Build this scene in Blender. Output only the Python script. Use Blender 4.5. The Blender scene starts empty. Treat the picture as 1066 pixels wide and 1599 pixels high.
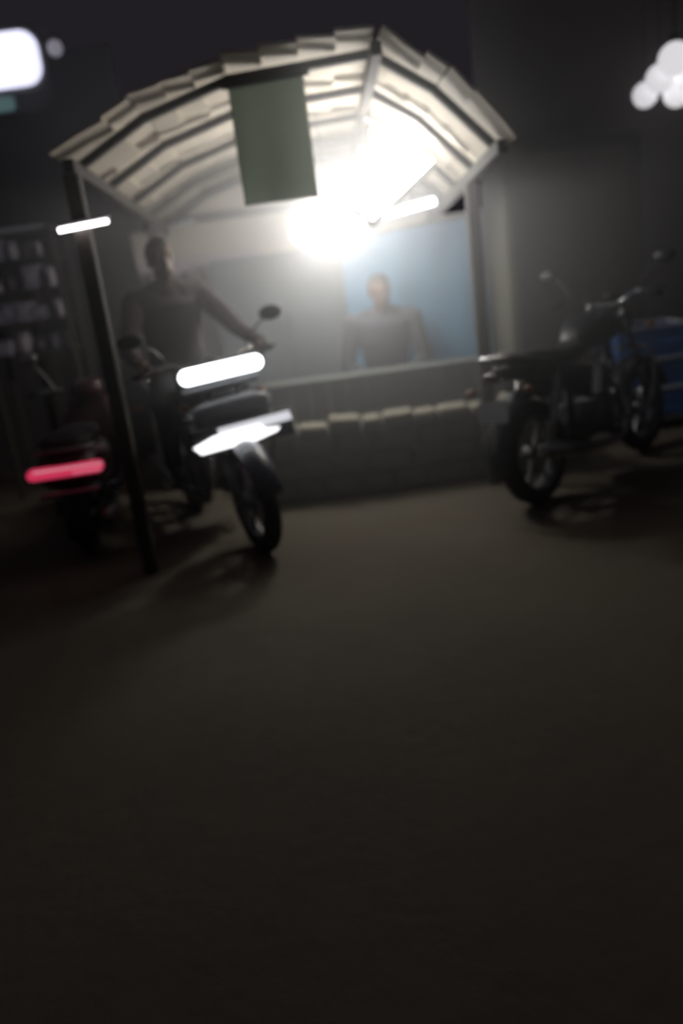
import bpy, bmesh, math, random
from mathutils import Matrix, Vector, Quaternion
random.seed(7)
R = math.radians
# ------------------------------------------------------------------ camera, world, exposure
F, CAMH = 1331.0, 1.5
sc = bpy.context.scene
col = sc.collection
cam_d = bpy.data.cameras.new('camera'); cam = bpy.data.objects.new('camera', cam_d); col.objects.link(cam)
cam_d.sensor_fit = 'VERTICAL'; cam_d.sensor_height = 36.0; cam_d.lens = 36.0 * F / 1599
CAMROT = Matrix.Rotation(R(90 - 16.5), 3, 'X') @ Matrix.Rotation(R(-7.5), 3, 'Z')
cam.matrix_world = Matrix.Translation((0, 0, CAMH)) @ CAMROT.to_4x4()
cam_d.clip_start = 0.05
cam_d.dof.use_dof = True; cam_d.dof.focus_distance = 2.0; cam_d.dof.aperture_fstop = 1.1
sc.camera = cam
GLOW_HAZE = 0.42
w = bpy.data.worlds.new('night'); sc.world = w; w.use_nodes = True
wn = w.node_tree.nodes; wn['Background'].inputs[0].default_value = (0.0145, 0.013, 0.0155, 1)
wn['Background'].inputs[1].default_value = 1.0
vs = wn.new('ShaderNodeVolumeScatter'); vs.inputs['Color'].default_value = (0.96, 0.95, 0.93, 1)
vs.inputs['Density'].default_value = GLOW_HAZE; vs.inputs['Anisotropy'].default_value = 0.35
wl = w.node_tree.links
gp = wn.new('ShaderNodeNewGeometry'); ds = wn.new('ShaderNodeVectorMath'); ds.operation = 'DISTANCE'   # scattering haze added for the glow around the stall lamps, thins over the road
ds.inputs[1].default_value = (0.40, 5.9, 1.95); wl.new(gp.outputs['Position'], ds.inputs[0])
mr = wn.new('ShaderNodeMapRange'); mr.interpolation_type = 'SMOOTHSTEP'
for k_, v_ in (('From Min', 0.3), ('From Max', 3.0), ('To Min', GLOW_HAZE), ('To Max', 0.0)): mr.inputs[k_].default_value = v_
wl.new(ds.outputs['Value'], mr.inputs['Value']); wl.new(mr.outputs[0], vs.inputs['Density'])
w.cycles.volume_step_size = 0.4; sc.cycles.volume_max_steps = 48
wl.new(vs.outputs[0], wn['World Output'].inputs['Volume'])
sc.view_settings.view_transform = 'Standard'; sc.view_settings.look = 'None'
sc.view_settings.exposure = 0.0; sc.view_settings.gamma = 1.0; sc.view_settings.use_curve_mapping = False
# lamp brightness (each belongs to a lamp built below)
P_FLOOD, P_BULB, P_TUBE, P_BAR, P_SIGN = 30.0, 150.0, 22.0, 6.0, 1.6

def ray(x, y): return CAMROT @ Vector(((x - 533) / F, -(y - 799.5) / F, -1))
def at(x, y, Y):                       # photo pixel -> point at depth Y (metres from the camera)
    d = ray(x, y); return Vector((0, 0, CAMH)) + d * (Y / d.y)
def gr(x, y, z=0.0):                   # photo pixel -> point on the ground
    d = ray(x, y); return Vector((0, 0, CAMH)) + d * ((z - CAMH) / d.z)

# ------------------------------------------------------------------ materials
def mat(name, c, rough=0.7, metal=0.0, var=0.25, scale=8.0, bump=0.0, bscale=40.0, emit=None, es=0.0, trans=0.0, coat=0.0, c2=None):
    m = bpy.data.materials.new(name); m.use_nodes = True; nt = m.node_tree; N = nt.nodes; L = nt.links
    b = N['Principled BSDF']; b.inputs['Roughness'].default_value = rough; b.inputs['Metallic'].default_value = metal
    tc = N.new('ShaderNodeTexCoord'); nz = N.new('ShaderNodeTexNoise'); nz.inputs['Scale'].default_value = scale
    nz.inputs['Detail'].default_value = 5; L.new(tc.outputs['Object'], nz.inputs['Vector'])
    mx = N.new('ShaderNodeMix'); mx.data_type = 'RGBA'; L.new(nz.outputs['Fac'], mx.inputs[0])
    lo = tuple(v * (1 - var) for v in c) if c2 is None else c2
    mx.inputs[6].default_value = (*lo, 1); mx.inputs[7].default_value = (*[min(1, v * (1 + var)) if c2 is None else v for v in c], 1)
    L.new(mx.outputs[2], b.inputs['Base Color'])
    if bump:
        n2 = N.new('ShaderNodeTexNoise'); n2.inputs['Scale'].default_value = bscale; n2.inputs['Detail'].default_value = 6
        L.new(tc.outputs['Object'], n2.inputs['Vector'])
        bp = N.new('ShaderNodeBump'); bp.inputs['Strength'].default_value = bump; bp.inputs['Distance'].default_value = 0.02
        L.new(n2.outputs['Fac'], bp.inputs['Height']); L.new(bp.outputs[0], b.inputs['Normal'])
    if emit: b.inputs['Emission Color'].default_value = (*emit, 1); b.inputs['Emission Strength'].default_value = es
    if coat: b.inputs['Coat Weight'].default_value = coat
    if trans:
        t = N.new('ShaderNodeBsdfTranslucent'); L.new(mx.outputs[2], t.inputs[0])
        ms = N.new('ShaderNodeMixShader'); ms.inputs[0].default_value = trans
        L.new(b.outputs[0], ms.inputs[1]); L.new(t.outputs[0], ms.inputs[2]); L.new(ms.outputs[0], N['Material Output'].inputs['Surface'])
    return m
M = {}
def dm(k, *a, **kw): M[k] = mat(k, *a, **kw)
dm('ground', (0.135, 0.117, 0.08), 0.92, var=0.35, scale=1.3, bump=0.25, bscale=14, c2=(0.08, 0.06, 0.045))
dm('stone', (0.28, 0.26, 0.20), 0.9, bump=0.4, bscale=30)
dm('plinth', (0.15, 0.14, 0.11), 0.9, bump=0.4, bscale=20)
dm('roofboard', (0.60, 0.53, 0.43), 0.75, var=0.18, scale=5, bump=0.2, bscale=60)
dm('rafter', (0.055, 0.045, 0.038), 0.8)
dm('darkwood', (0.07, 0.06, 0.05), 0.75, bump=0.2)
dm('redwood', (0.15, 0.038, 0.03), 0.75, bump=0.2)
dm('cream', (0.62, 0.54, 0.45), 0.85, var=0.12, scale=3, bump=0.15)
dm('lilac', (0.60, 0.50, 0.54), 0.85, var=0.18, scale=4, bump=0.15)
dm('plaster', (0.24, 0.205, 0.20), 0.9, var=0.18, scale=1.2, bump=0.3, bscale=12)
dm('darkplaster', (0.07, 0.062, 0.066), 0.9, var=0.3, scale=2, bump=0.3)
dm('olive', (0.20, 0.185, 0.125), 0.85, var=0.2, scale=3)
dm('steelgrey', (0.15, 0.18, 0.185), 0.5, var=0.12, scale=3)
dm('counter', (0.13, 0.14, 0.125), 0.7, var=0.2)
dm('blue', (0.19, 0.47, 0.70), 0.7, var=0.18, scale=2.5, trans=0.3)
dm('banner', (0.40, 0.44, 0.39), 0.85, var=0.12, scale=4, trans=0.5)
dm('black', (0.020, 0.020, 0.023), 0.4, coat=0.2)
dm('rubber', (0.024, 0.023, 0.023), 0.85)
dm('navy', (0.018, 0.02, 0.04), 0.3, coat=0.5)
dm('maroon', (0.05, 0.012, 0.014), 0.35, coat=0.5)
dm('chrome', (0.6, 0.6, 0.6), 0.2, metal=1.0, var=0.05)
dm('alloy', (0.22, 0.22, 0.23), 0.4, metal=0.8)
dm('greypanel', (0.32, 0.33, 0.35), 0.45)
dm('plate', (0.9, 0.9, 0.9), 0.4, var=0.02, emit=(1, 1, 1), es=0.0)
dm('cloth_dark', (0.03, 0.03, 0.036), 0.9, bump=0.2)
dm('cloth_mauve', (0.085, 0.065, 0.07), 0.9, bump=0.2)
dm('cloth_grey', (0.07, 0.072, 0.085), 0.9, bump=0.2)
dm('skin', (0.15, 0.09, 0.065), 0.6, var=0.1)
dm('hair', (0.012, 0.010, 0.009), 0.6)
dm('eye', (0.10, 0.085, 0.075), 0.3, var=0.02)
dm('carton', (0.36, 0.33, 0.40), 0.7, var=0.2, scale=6)
dm('carton2', (0.24, 0.23, 0.31), 0.7, var=0.25, scale=6)
dm('sack', (0.42, 0.39, 0.43), 0.85, var=0.2, scale=6, bump=0.3)
dm('crateblue', (0.06, 0.17, 0.45), 0.45, var=0.12)
dm('craterim', (0.75, 0.80, 0.88), 0.4, var=0.08)
dm('teal', (0.10, 0.25, 0.25), 0.5, emit=(0.25, 0.45, 0.45), es=0.25)
dm('e_flood', (0.9, 0.9, 0.9), 0.4, emit=(1.0, 0.98, 0.94), es=P_FLOOD)
dm('e_bulb', (0.9, 0.9, 0.9), 0.4, emit=(1.0, 0.975, 0.93), es=P_BULB)
dm('e_tube', (0.9, 0.9, 0.9), 0.4, emit=(0.97, 0.98, 1.0), es=P_TUBE)
dm('e_bar', (0.9, 0.9, 0.9), 0.4, emit=(0.93, 0.96, 1.0), es=P_BAR)
dm('e_low', (0.9, 0.9, 0.9), 0.4, emit=(0.97, 0.97, 1.0), es=2.2)
dm('e_low2', (0.9, 0.9, 0.9), 0.4, emit=(0.93, 0.93, 1.0), es=0.75)
dm('e_sign', (0.9, 0.9, 0.9), 0.4, emit=(0.80, 0.80, 1.0), es=P_SIGN)
dm('e_globe', (0.8, 0.8, 0.8), 0.4, emit=(0.95, 0.92, 0.95), es=0.9)
dm('e_small', (0.8, 0.8, 0.8), 0.4, emit=(0.9, 0.85, 1.0), es=0.25)
dm('e_stick', (0.8, 0.8, 0.8), 0.4, emit=(1.0, 0.93, 0.93), es=8.0)
dm('e_red', (0.5, 0.02, 0.06), 0.3, emit=(1.0, 0.06, 0.16), es=0.55)
dm('e_pink', (0.8, 0.4, 0.5), 0.3, emit=(1.0, 0.45, 0.55), es=0.5)
dm('amber', (0.25, 0.09, 0.02), 0.3)
dm('wire', (0.02, 0.02, 0.02), 0.6)

# ------------------------------------------------------------------ mesh helpers
def obj(name, bm, m, parent=None, smooth=False):
    me = bpy.data.meshes.new(name)
    bmesh.ops.recalc_face_normals(bm, faces=bm.faces[:])
    bm.to_mesh(me); bm.free()
    me.materials.append(M[m])
    if smooth:
        for p in me.polygons: p.use_smooth = True
    o = bpy.data.objects.new(name, me); col.objects.link(o)
    if parent: o.parent = parent
    return o
def empty(name, loc=(0, 0, 0), rz=0.0, lean=0.0):
    o = bpy.data.objects.new(name, None); col.objects.link(o); o.empty_display_size = 0.1
    o.matrix_world = Matrix.Translation(loc) @ Matrix.Rotation(rz, 4, 'Z') @ Matrix.Rotation(lean, 4, 'Y')
    return o
def tag(o, label=None, cat=None, group=None, kind=None):
    for k, v in (('label', label), ('category', cat), ('group', group), ('kind', kind)):
        if v: o[k] = v
    return o
def box(bm, c, s, rot=None, bev=0.0, seg=2):
    mt = Matrix.Translation(c) @ (rot.to_4x4() if rot else Matrix()) @ Matrix.Diagonal((*s, 1))
    r = bmesh.ops.create_cube(bm, size=1.0, matrix=mt)
    if bev:
        es = list({e for v in r['verts'] for e in v.link_edges})
        bmesh.ops.bevel(bm, geom=es, offset=bev, segments=seg, affect='EDGES', profile=0.5)
    return bm
def rings(bm, rs, close=False, cap=True):
    n = len(rs[0]); vs_ = [[bm.verts.new(p) for p in r] for r in rs]
    for i in range(len(rs) - (0 if close else 1)):
        a, b = vs_[i], vs_[(i + 1) % len(rs)]
        for j in range(n):
            bm.faces.new((a[j], a[(j + 1) % n], b[(j + 1) % n], b[j]))
    if cap and not close:
        bm.faces.new(vs_[0]); bm.faces.new(vs_[-1])
def tube(bm, pts, r, seg=8, close=False, sx=1.0):
    pts = [Vector(p) for p in pts]; n = len(pts); rs = []
    rad = r if isinstance(r, (list, tuple)) else [r] * n
    up = None
    for i, p in enumerate(pts):
        a = pts[(i - 1) % n] if (close or i > 0) else p; b = pts[(i + 1) % n] if (close or i < n - 1) else p
        d = (b - a).normalized()
        if up is None:
            up = Vector((0, 0, 1)) if abs(d.z) < 0.9 else Vector((0, 1, 0))
        u = d.cross(up)
        if u.length < 1e-4: u = d.cross(Vector((1, 0, 0)))
        u.normalize(); v = u.cross(d).normalized(); up = v
        rs.append([p + (u * math.cos(t) * sx + v * math.sin(t)) * rad[i] for t in [2 * math.pi * k / seg for k in range(seg)]])
    rings(bm, rs, close)
    return bm
def smoothpts(pts, k=4):
    pts = [Vector(p) for p in pts]; out = []
    for i in range(len(pts) - 1):
        p0 = pts[max(i - 1, 0)]; p1 = pts[i]; p2 = pts[i + 1]; p3 = pts[min(i + 2, len(pts) - 1)]
        for j in range(k):
            t = j / k
            out.append(0.5 * ((2 * p1) + (p2 - p0) * t + (2 * p0 - 5 * p1 + 4 * p2 - p3) * t * t + (3 * p1 - p0 - 3 * p2 + p3) * t ** 3))
    out.append(pts[-1]); return out
def lathe(bm, prof, seg=20, mt=Matrix(), close=False):   # prof: (radius, height along local z)
    rs = [[mt @ Vector((r * math.cos(2 * math.pi * k / seg), r * math.sin(2 * math.pi * k / seg), z)) for k in range(seg)] for r, z in prof]
    rings(bm, rs, close); return bm
def ell(bm, c, r, u=16, v=10, rot=None):
    mt = Matrix.Translation(c) @ (rot.to_4x4() if rot else Matrix()) @ Matrix.Diagonal((*r, 1))
    bmesh.ops.create_uvsphere(bm, u_segments=u, v_segments=v, radius=1.0, matrix=mt); return bm
def prism(bm, pts, dirv):                      # flat outline pushed along dirv
    a = [bm.verts.new(p) for p in pts]; b = [bm.verts.new(Vector(p) + Vector(dirv)) for p in pts]; n = len(pts)
    bm.faces.new(a); bm.faces.new(b[::-1])
    for i in range(n): bm.faces.new((a[i], a[(i + 1) % n], b[(i + 1) % n], b[i]))
    return bm
def sheet(bm, f, nu, nv, th):                  # f(u,v)->point ; thin cloth with thickness th along y
    for off in (0, th):
        g = [[bm.verts.new(f(i / nu, j / nv) + Vector((0, off, 0))) for i in range(nu + 1)] for j in range(nv + 1)]
        for j in range(nv):
            for i in range(nu):
                bm.faces.new((g[j][i], g[j][i + 1], g[j + 1][i + 1], g[j + 1][i]))
        if off == 0: g0 = g
    rim = lambda g: g[0] + [r[-1] for r in g[1:]] + g[-1][-2::-1] + [r[0] for r in g[-2:0:-1]]
    a, b = rim(g0), rim(g); n = len(a)
    for i in range(n): bm.faces.new((a[i], a[(i + 1) % n], b[(i + 1) % n], b[i]))
    return bm
NB = bmesh.new
AX = Matrix.Rotation(R(90), 4, 'Y')           # lathe axis z -> x
FY = Matrix.Rotation(R(90), 4, 'X')           # lathe axis z -> -y
def copy_tree(o, parent=None):
    c = o.copy(); col.objects.link(c); c.parent = parent
    for ch in o.children: copy_tree(ch, c)
    return c

# ------------------------------------------------------------------ ground and walls
bm = NB(); nx, ny = 60, 60
g = [[bm.verts.new((-14 + 28 * i / nx, -3 + 22 * j / ny, random.uniform(-0.012, 0.0))) for i in range(nx + 1)] for j in range(ny + 1)]
for j in range(ny):
    for i in range(nx): bm.faces.new((g[j][i], g[j][i + 1], g[j + 1][i + 1], g[j + 1][i]))
tag(obj('ground', bm, 'ground', smooth=True), 'dark bare earth road, brown where the stall light falls', 'ground', kind='structure')

YB = 7.05                                      # back wall of the stall
YF = 5.42                                      # front of the stone platform
Y0, Y1, DROP = 4.35, 7.25, 0.22               # roof depth, fall towards the back
PROF = [at(x, y, Y0) for x, y in ((88, 250), (205, 160), (345, 96), (585, 52), (690, 112), (800, 215))]
RID, LE, RE = PROF[3], PROF[0], PROF[5]
def roofz(x, y):                               # line of the roof boards
    for A, B in zip(PROF[:-1], PROF[1:]):
        if A.x <= x <= B.x: return A.z + (B.z - A.z) * (x - A.x) / (B.x - A.x) - DROP * (y - Y0) / (Y1 - Y0)
top_ = [Vector((p.x, YB, roofz(p.x, YB) - 0.012)) for p in PROF]
bm = NB(); prism(bm, [Vector((-1.35, YB, 0)), Vector((-1.35, YB, top_[0].z))] + top_ + [Vector((1.45, YB, top_[-1].z)), Vector((1.45, YB, 0))], (0, 0.12, 0))
wb = tag(obj('wall_back', bm, 'cream'), 'cream back wall of the lit stall', 'wall', kind='structure')
bm = NB(); box(bm, (-0.85, YB - 0.01, 0.95), (0.98, 0.03, 1.40)); obj('painted_dado', bm, 'lilac', wb)
bm = NB(); box(bm, (1.42, 6.62, 1.162), (0.05, 0.8, 1.476))
tag(obj('wall_side', bm, 'olive'), 'olive side wall of the stall right of the blue sheet', 'wall', kind='structure')
bm = NB(); box(bm, (5.0, 7.4, 3.2), (7.0, 0.2, 6.4))
tag(obj('wall_right', bm, 'plaster'), 'tall dim brown plaster wall behind the blue crates', 'wall', kind='structure')
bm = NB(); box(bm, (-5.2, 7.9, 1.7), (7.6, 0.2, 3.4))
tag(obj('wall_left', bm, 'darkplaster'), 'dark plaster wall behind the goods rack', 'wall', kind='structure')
# raised stone platform of the stall with an uneven coping of stones
zP = at(630, 648, YF).z
PXL, YK = -0.42, 6.25                          # left end of the front part, front of the rear part
bm = NB(); h_ = zP - 0.06
prism(bm, [Vector(p) for p in ((PXL, YF + 0.03, 0), (1.45, YF + 0.03, 0), (1.45, 7.04, 0), (-1.30, 7.04, 0), (-1.30, YK, 0), (PXL, YK, 0))], (0, 0, h_))
pl = tag(obj('platform', bm, 'plinth'), 'raised dark platform under the stall', 'platform', kind='structure')
for xa, xb, yf in ((PXL, 1.45, YF), (-1.30, PXL, YK - 0.03)):
    x = xa
    while x < xb - 0.05:
        wd = min(random.uniform(0.13, 0.24), xb - x); h = random.uniform(0.055, 0.095)
        bm = NB(); box(bm, (x + wd / 2, yf + 0.06 + random.uniform(-0.015, 0.015), zP - 0.06 + h / 2 + 0.001), (wd - 0.012, 0.2, h), Matrix.Rotation(random.uniform(-0.06, 0.06), 3, 'Y'), 0.022, 3)
        obj('coping_stone', bm, 'stone', pl, True); x += wd
    for r_ in range(3):                        # rough stones of the platform face
        x = xa; hz = (zP - 0.07) / 3; wd = 0.14 + 0.06 * (r_ % 2)
        while x < xb - 0.05:
            wd = min(wd, xb - x)
            bm = NB(); box(bm, (x + wd / 2, yf + 0.02, hz * (r_ + 0.5)), (wd - 0.018, 0.08 + random.uniform(0, 0.02), hz - 0.018), None, 0.015)
            obj('face_stone', bm, 'plinth', pl); x += wd; wd = random.uniform(0.18, 0.30)
# reddish plank door in the wall on the right
dc = at(905, 470, 7.25)
dr = tag(empty('door_1', (dc.x, 7.27, 0)), 'reddish brown plank door in the plaster wall', 'door', kind='structure')
for k in range(5):
    bm = NB(); box(bm, (-0.36 + 0.18 * k, 0, 1.02), (0.172, 0.04, 2.04), None, 0.006, 1); obj('plank', bm, 'redwood', dr)
for z in (0.35, 1.65):
    bm = NB(); box(bm, (0, -0.035, z), (0.86, 0.03, 0.1)); obj('ledge_bar', bm, 'redwood', dr)
bm = NB(); tube(bm, [(0.3, -0.03, 1.0), (0.3, -0.07, 1.0), (0.3, -0.07, 1.14), (0.3, -0.03, 1.14)], 0.009); obj('handle', bm, 'alloy', dr)
bm = NB()
for sx in (-1, 1): box(bm, (sx * 0.49, -0.02, 1.05), (0.08, 0.07, 2.1))
box(bm, (0, -0.02, 2.12), (1.06, 0.07, 0.08)); obj('door_frame', bm, 'darkwood', dr)

# ------------------------------------------------------------------ the stall's shed roof
shed = tag(empty('market_shed', (0, 6.1, 0)), 'open stall shed, pale board roof on dark rafters and posts', 'shed')
def shedpart(name, bm, m, sm=False):
    o = obj(name, bm, m, shed, sm); o.data.transform(Matrix.Translation((0, -6.1, 0))); return o
FALL = math.atan2(DROP, Y1 - Y0)
for (A, B, n) in ((PROF[0], PROF[1], 3), (PROF[1], PROF[2], 3), (PROF[2], PROF[3], 4), (PROF[3], PROF[4], 3), (PROF[4], PROF[5], 3)):
    d = Vector((B.x - A.x, 0, B.z - A.z)); L_ = d.length; d.normalize()
    e = Vector((0, math.cos(FALL), -math.sin(FALL))); nrm = d.cross(e).normalized(); e = nrm.cross(d).normalized()
    rot = Matrix((d, e, nrm)).transposed(); bw = L_ / n
    zy = lambda y: -DROP * (y - Y0) / (Y1 - Y0)
    for k in range(n):
        for q in range(4):                     # boards end to end, sagging unevenly
            ya = Y0 + (Y1 - Y0) * q / 4; yb = Y0 + (Y1 - Y0) * (q + 1) / 4; ym = (ya + yb) / 2
            c = Vector((A.x, 0, A.z)) + d * (bw * (k + 0.5)) + nrm * (0.035 + random.uniform(-0.008, 0.008)) + Vector((0, ym, zy(ym)))
            bm = NB(); box(bm, c, (bw * 1.03, yb - ya - 0.014, 0.016), rot @ Matrix.Rotation(0.10 + random.uniform(-0.04, 0.04), 3, 'Y') @ Matrix.Rotation(random.uniform(-0.02, 0.02), 3, 'X'))
            shedpart('roof_board', bm, 'roofboard')
    for q in range(5):
        y = Y0 + 0.22 + 2.42 * q / 4
        c = Vector((A.x, 0, A.z)) + d * (L_ / 2) - nrm * 0.022 + Vector((0, y, zy(y)))
        bm = NB(); box(bm, c, (L_ + 0.02, 0.04, 0.04), rot); shedpart('rafter', bm, 'rafter')
TILT = Matrix.Rotation(-FALL, 3, 'X')
bm = NB(); box(bm, (RID.x, (Y0 + 7.04) / 2, RID.z - 0.06 - DROP * (7.04 - Y0) / (Y1 - Y0) / 2), (0.05, 7.04 - Y0, 0.06), TILT); shedpart('ridge_beam', bm, 'rafter')
for P, sx in ((LE, 1), (RE, -1)):
    bm = NB(); box(bm, (P.x + sx * 0.05, (Y0 + 7.04) / 2, P.z - 0.03 - DROP * (7.04 - Y0) / (Y1 - Y0) / 2), (0.05, 7.04 - Y0, 0.06), TILT); shedpart('eave_beam', bm, 'rafter')
    for y in ((4.42, 6.42) if sx > 0 else (5.27,)):
        zl = zP - 0.06 if y > YK else 0.0          # the rear post stands on the platform
        hp_ = P.z - 0.05 - DROP * (y - Y0) / (Y1 - Y0)
        bm = NB(); box(bm, (P.x + sx * 0.04, y, (zl + hp_) / 2), (0.075, 0.075, hp_ - zl), None, 0.008, 1); shedpart('post', bm, 'darkwood')
zb = at(300, 343, 6.98).z
bm = NB(); box(bm, ((LE.x + 1.3) / 2 - 0.4, 6.96, zb), (1.5, 0.06, 0.06)); shedpart('wall_beam', bm, 'rafter')

# ------------------------------------------------------------------ lamps of the stall
fp = at(598, 272, 5.45)
fl = tag(empty('floodlight', fp), 'blazing white floodlight hung under the stall roof', 'floodlight')
rt = Matrix.Rotation(R(-32), 3, 'X') @ Matrix.Rotation(R(-40), 3, 'Y')
bm = NB(); box(bm, rt @ Vector((0, 0.045, 0)), (0.58, 0.06, 0.36), rt, 0.02); obj('housing', bm, 'alloy', fl)
bm = NB(); box(bm, rt @ Vector((0, 0.006, 0)), (0.54, 0.014, 0.32), rt, 0.005, 1); obj('light_panel', bm, 'e_flood', fl)
for k in range(5):
    bm = NB(); box(bm, rt @ Vector((-0.14 + 0.07 * k, 0.095, 0)), (0.012, 0.04, 0.30), rt); obj('cooling_fin', bm, 'alloy', fl)
ap = Vector((RID.x, fp.y + 0.05, RID.z - 0.088 - DROP * (fp.y + 0.05 - Y0) / (Y1 - Y0))) - fp
bm = NB(); tube(bm, [rt @ Vector((-0.29, 0.045, 0)), ap], 0.010, 8); tube(bm, [rt @ Vector((0.29, 0.045, 0)), ap], 0.010, 8); obj('bracket', bm, 'alloy', fl)
bp = at(512, 335, 5.80)
bl = tag(empty('light_bulb', bp), 'bare glowing bulb hanging on a cord left of the floodlight', 'light bulb')
bm = NB(); lathe(bm, [(0.004, -0.12), (0.055, -0.105), (0.088, -0.065), (0.098, -0.02), (0.085, 0.025), (0.045, 0.06), (0.024, 0.075), (0.004, 0.076)], 20); obj('glass_bulb', bm, 'e_bulb', bl, True)
bm = NB(); lathe(bm, [(0.024, 0.074), (0.026, 0.11), (0.018, 0.13), (0.006, 0.135)], 14); obj('socket', bm, 'black', bl, True)
bm = NB(); tube(bm, [(0, 0, 0.13), (0.0, 0.0, roofz(bp.x, bp.y) + 0.03 - bp.z)], 0.004, 6); obj('cord', bm, 'wire', bl)
ta, tb = at(462, 374, 6.12), at(678, 314, 6.12)
tl = tag(empty('tube_light', (ta + tb) / 2), 'long white tube light slanting above the blue sheet', 'tube light')
o0 = (ta + tb) / 2; dd = (tb - ta).normalized()
bm = NB(); tube(bm, [ta - o0, tb - o0], 0.022, 12); obj('tube', bm, 'e_tube', tl, True)
bm = NB(); box(bm, (0, 0.0, 0.038), ((tb - ta).length + 0.04, 0.045, 0.032), Matrix.Rotation(-math.atan2(dd.z, dd.x), 3, 'Y')); obj('batten', bm, 'greypanel', tl)
for s_, p in ((-1, ta), (1, tb)):
    bm = NB(); box(bm, p - o0 + dd * s_ * 0.015, (0.03, 0.045, 0.05), Matrix.Rotation(-math.atan2(dd.z, dd.x), 3, 'Y'), 0.006, 1); obj('end_cap', bm, 'greypanel', tl)
for q in (0.1, 0.85):
    p = ta.lerp(tb, q); bm = NB(); tube(bm, [p - o0 + Vector((0, 0, 0.04)), Vector((p.x, p.y, roofz(p.x, p.y) + 0.03)) - o0], 0.003, 6); obj('cord', bm, 'wire', tl)

wa, wb_ = Vector((-1.03, 6.922, 1.885)), Vector((-0.82, 6.922, 1.912)); wo = (wa + wb_) / 2
wt = tag(empty('pale_rod', wo), 'thin pale rod fixed to the wall beam behind the rider', 'rod')
bm = NB(); tube(bm, [wa - wo, wb_ - wo], 0.009, 10); obj('bar', bm, 'craterim', wt, True)
for q in (0.15, 0.85):
    p = wa.lerp(wb_, q) - wo; bm = NB(); box(bm, p + Vector((0, 0.004, 0)), (0.014, 0.016, 0.026)); obj('clip', bm, 'alloy', wt)
# ------------------------------------------------------------------ things of the stall
h0, h1 = Vector((-1.28, 6.93, 1.425)), Vector((-0.84, 6.93, 1.41))
ws = tag(empty('plank_shelf', ((h0.x + h1.x) / 2, 6.93, (h0.z + h1.z) / 2)), 'dark plank shelf on the lilac wall behind the rider', 'shelf')
bm = NB(); box(bm, (0, 0, 0), (h1.x - h0.x, 0.20, 0.025)); obj('board', bm, 'darkwood', ws)
for s_ in (-1, 1):
    bm = NB(); prism(bm, [(s_ * 0.17, 0.095, -0.012), (s_ * 0.17, -0.08, -0.012), (s_ * 0.17, 0.095, -0.16)], (0.02, 0, 0)); obj('bracket', bm, 'darkwood', ws)
for k, (px_, lab, cat, m_) in enumerate(((-1.19, 'pale lidded tin on the wall shelf behind the rider', 'tin', 'sack'), (-0.93, 'short mauve jar on the wall shelf near the cabinet', 'jar', 'cloth_mauve'))):
    p = Vector((px_, 0, 0)); hh_ = 0.15 - 0.03 * k
    t = tag(empty(('storage_tin', 'storage_jar')[k], (p.x, 6.93, (h0.z + h1.z) / 2 + 0.012)), lab, cat)
    bm = NB(); lathe(bm, [(0.05, 0), (0.058, 0.01), (0.058, hh_ * 0.8), (0.045, hh_ * 0.9)], 18); obj('body', bm, m_, t, True)
    bm = NB(); lathe(bm, [(0.05, hh_ * 0.86), (0.05, hh_ * 0.98), (0.03, hh_), (0.004, hh_ * 1.01)], 18); obj('lid', bm, 'alloy', t, True)
YH = Y0 + 0.22
b0, b1 = at(352, 118, YH), at(470, 92, YH); bot = at(412, 318, YH).z
def fban(u, v):
    x = b0.x + (b1.x - b0.x) * u; zt = roofz(b0.x, YH) + (roofz(b1.x, YH) - roofz(b0.x, YH)) * u - 0.05
    return Vector((x, YH + 0.018 * math.sin(u * 9 + v * 2) * (0.0 + v), zt + (bot - zt) * v))
bn = tag(empty('hanging_cloth', (0, 0, 0)), 'plain grey green cloth hanging from the roof front', 'cloth')
bm = NB(); sheet(bm, fban, 24, 20, 0.006); obj('fabric', bm, 'banner', bn, True)
bm = NB(); tube(bm, [fban(0, 0) + Vector((-0.03, 0.003, 0)), fban(1, 0) + Vector((0.03, 0.003, 0))], 0.012); obj('rod', bm, 'darkwood', bn)
# blue sheet
s0, s1 = at(530, 378, 6.75), at(752, 330, 6.75); sb = at(690, 600, 6.75).z
def fblue(u, v):
    x = s0.x + (s1.x - s0.x) * u; zt = s0.z + (s1.z - s0.z) * u
    f = 0.02 * math.sin(u * 11 + 1.2 * math.sin(v * 3)) * (0.3 + 0.7 * v) + 0.006 * math.sin(u * 27 + v * 3)
    return Vector((x, 6.75 + f, zt + (sb - zt) * v))
bs = tag(empty('blue_sheet', (0, 0, 0)), 'light blue plastic sheet hung behind the seated shopkeeper', 'sheet')
bm = NB(); sheet(bm, fblue, 64, 16, 0.004); obj('sheeting', bm, 'blue', bs, True)
bm = NB(); tube(bm, [fblue(0, 0) - Vector((0.05, 0, 0)), fblue(1, 0) + Vector((0.05, 0, 0))], 0.008, 6); obj('hanging_line', bm, 'wire', bs)
for k in range(7):
    p = fblue(k / 6, 0); bm = NB(); box(bm, p + Vector((0, 0.002, 0.005)), (0.014, 0.022, 0.04)); obj('clip', bm, 'greypanel', bs)
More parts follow.
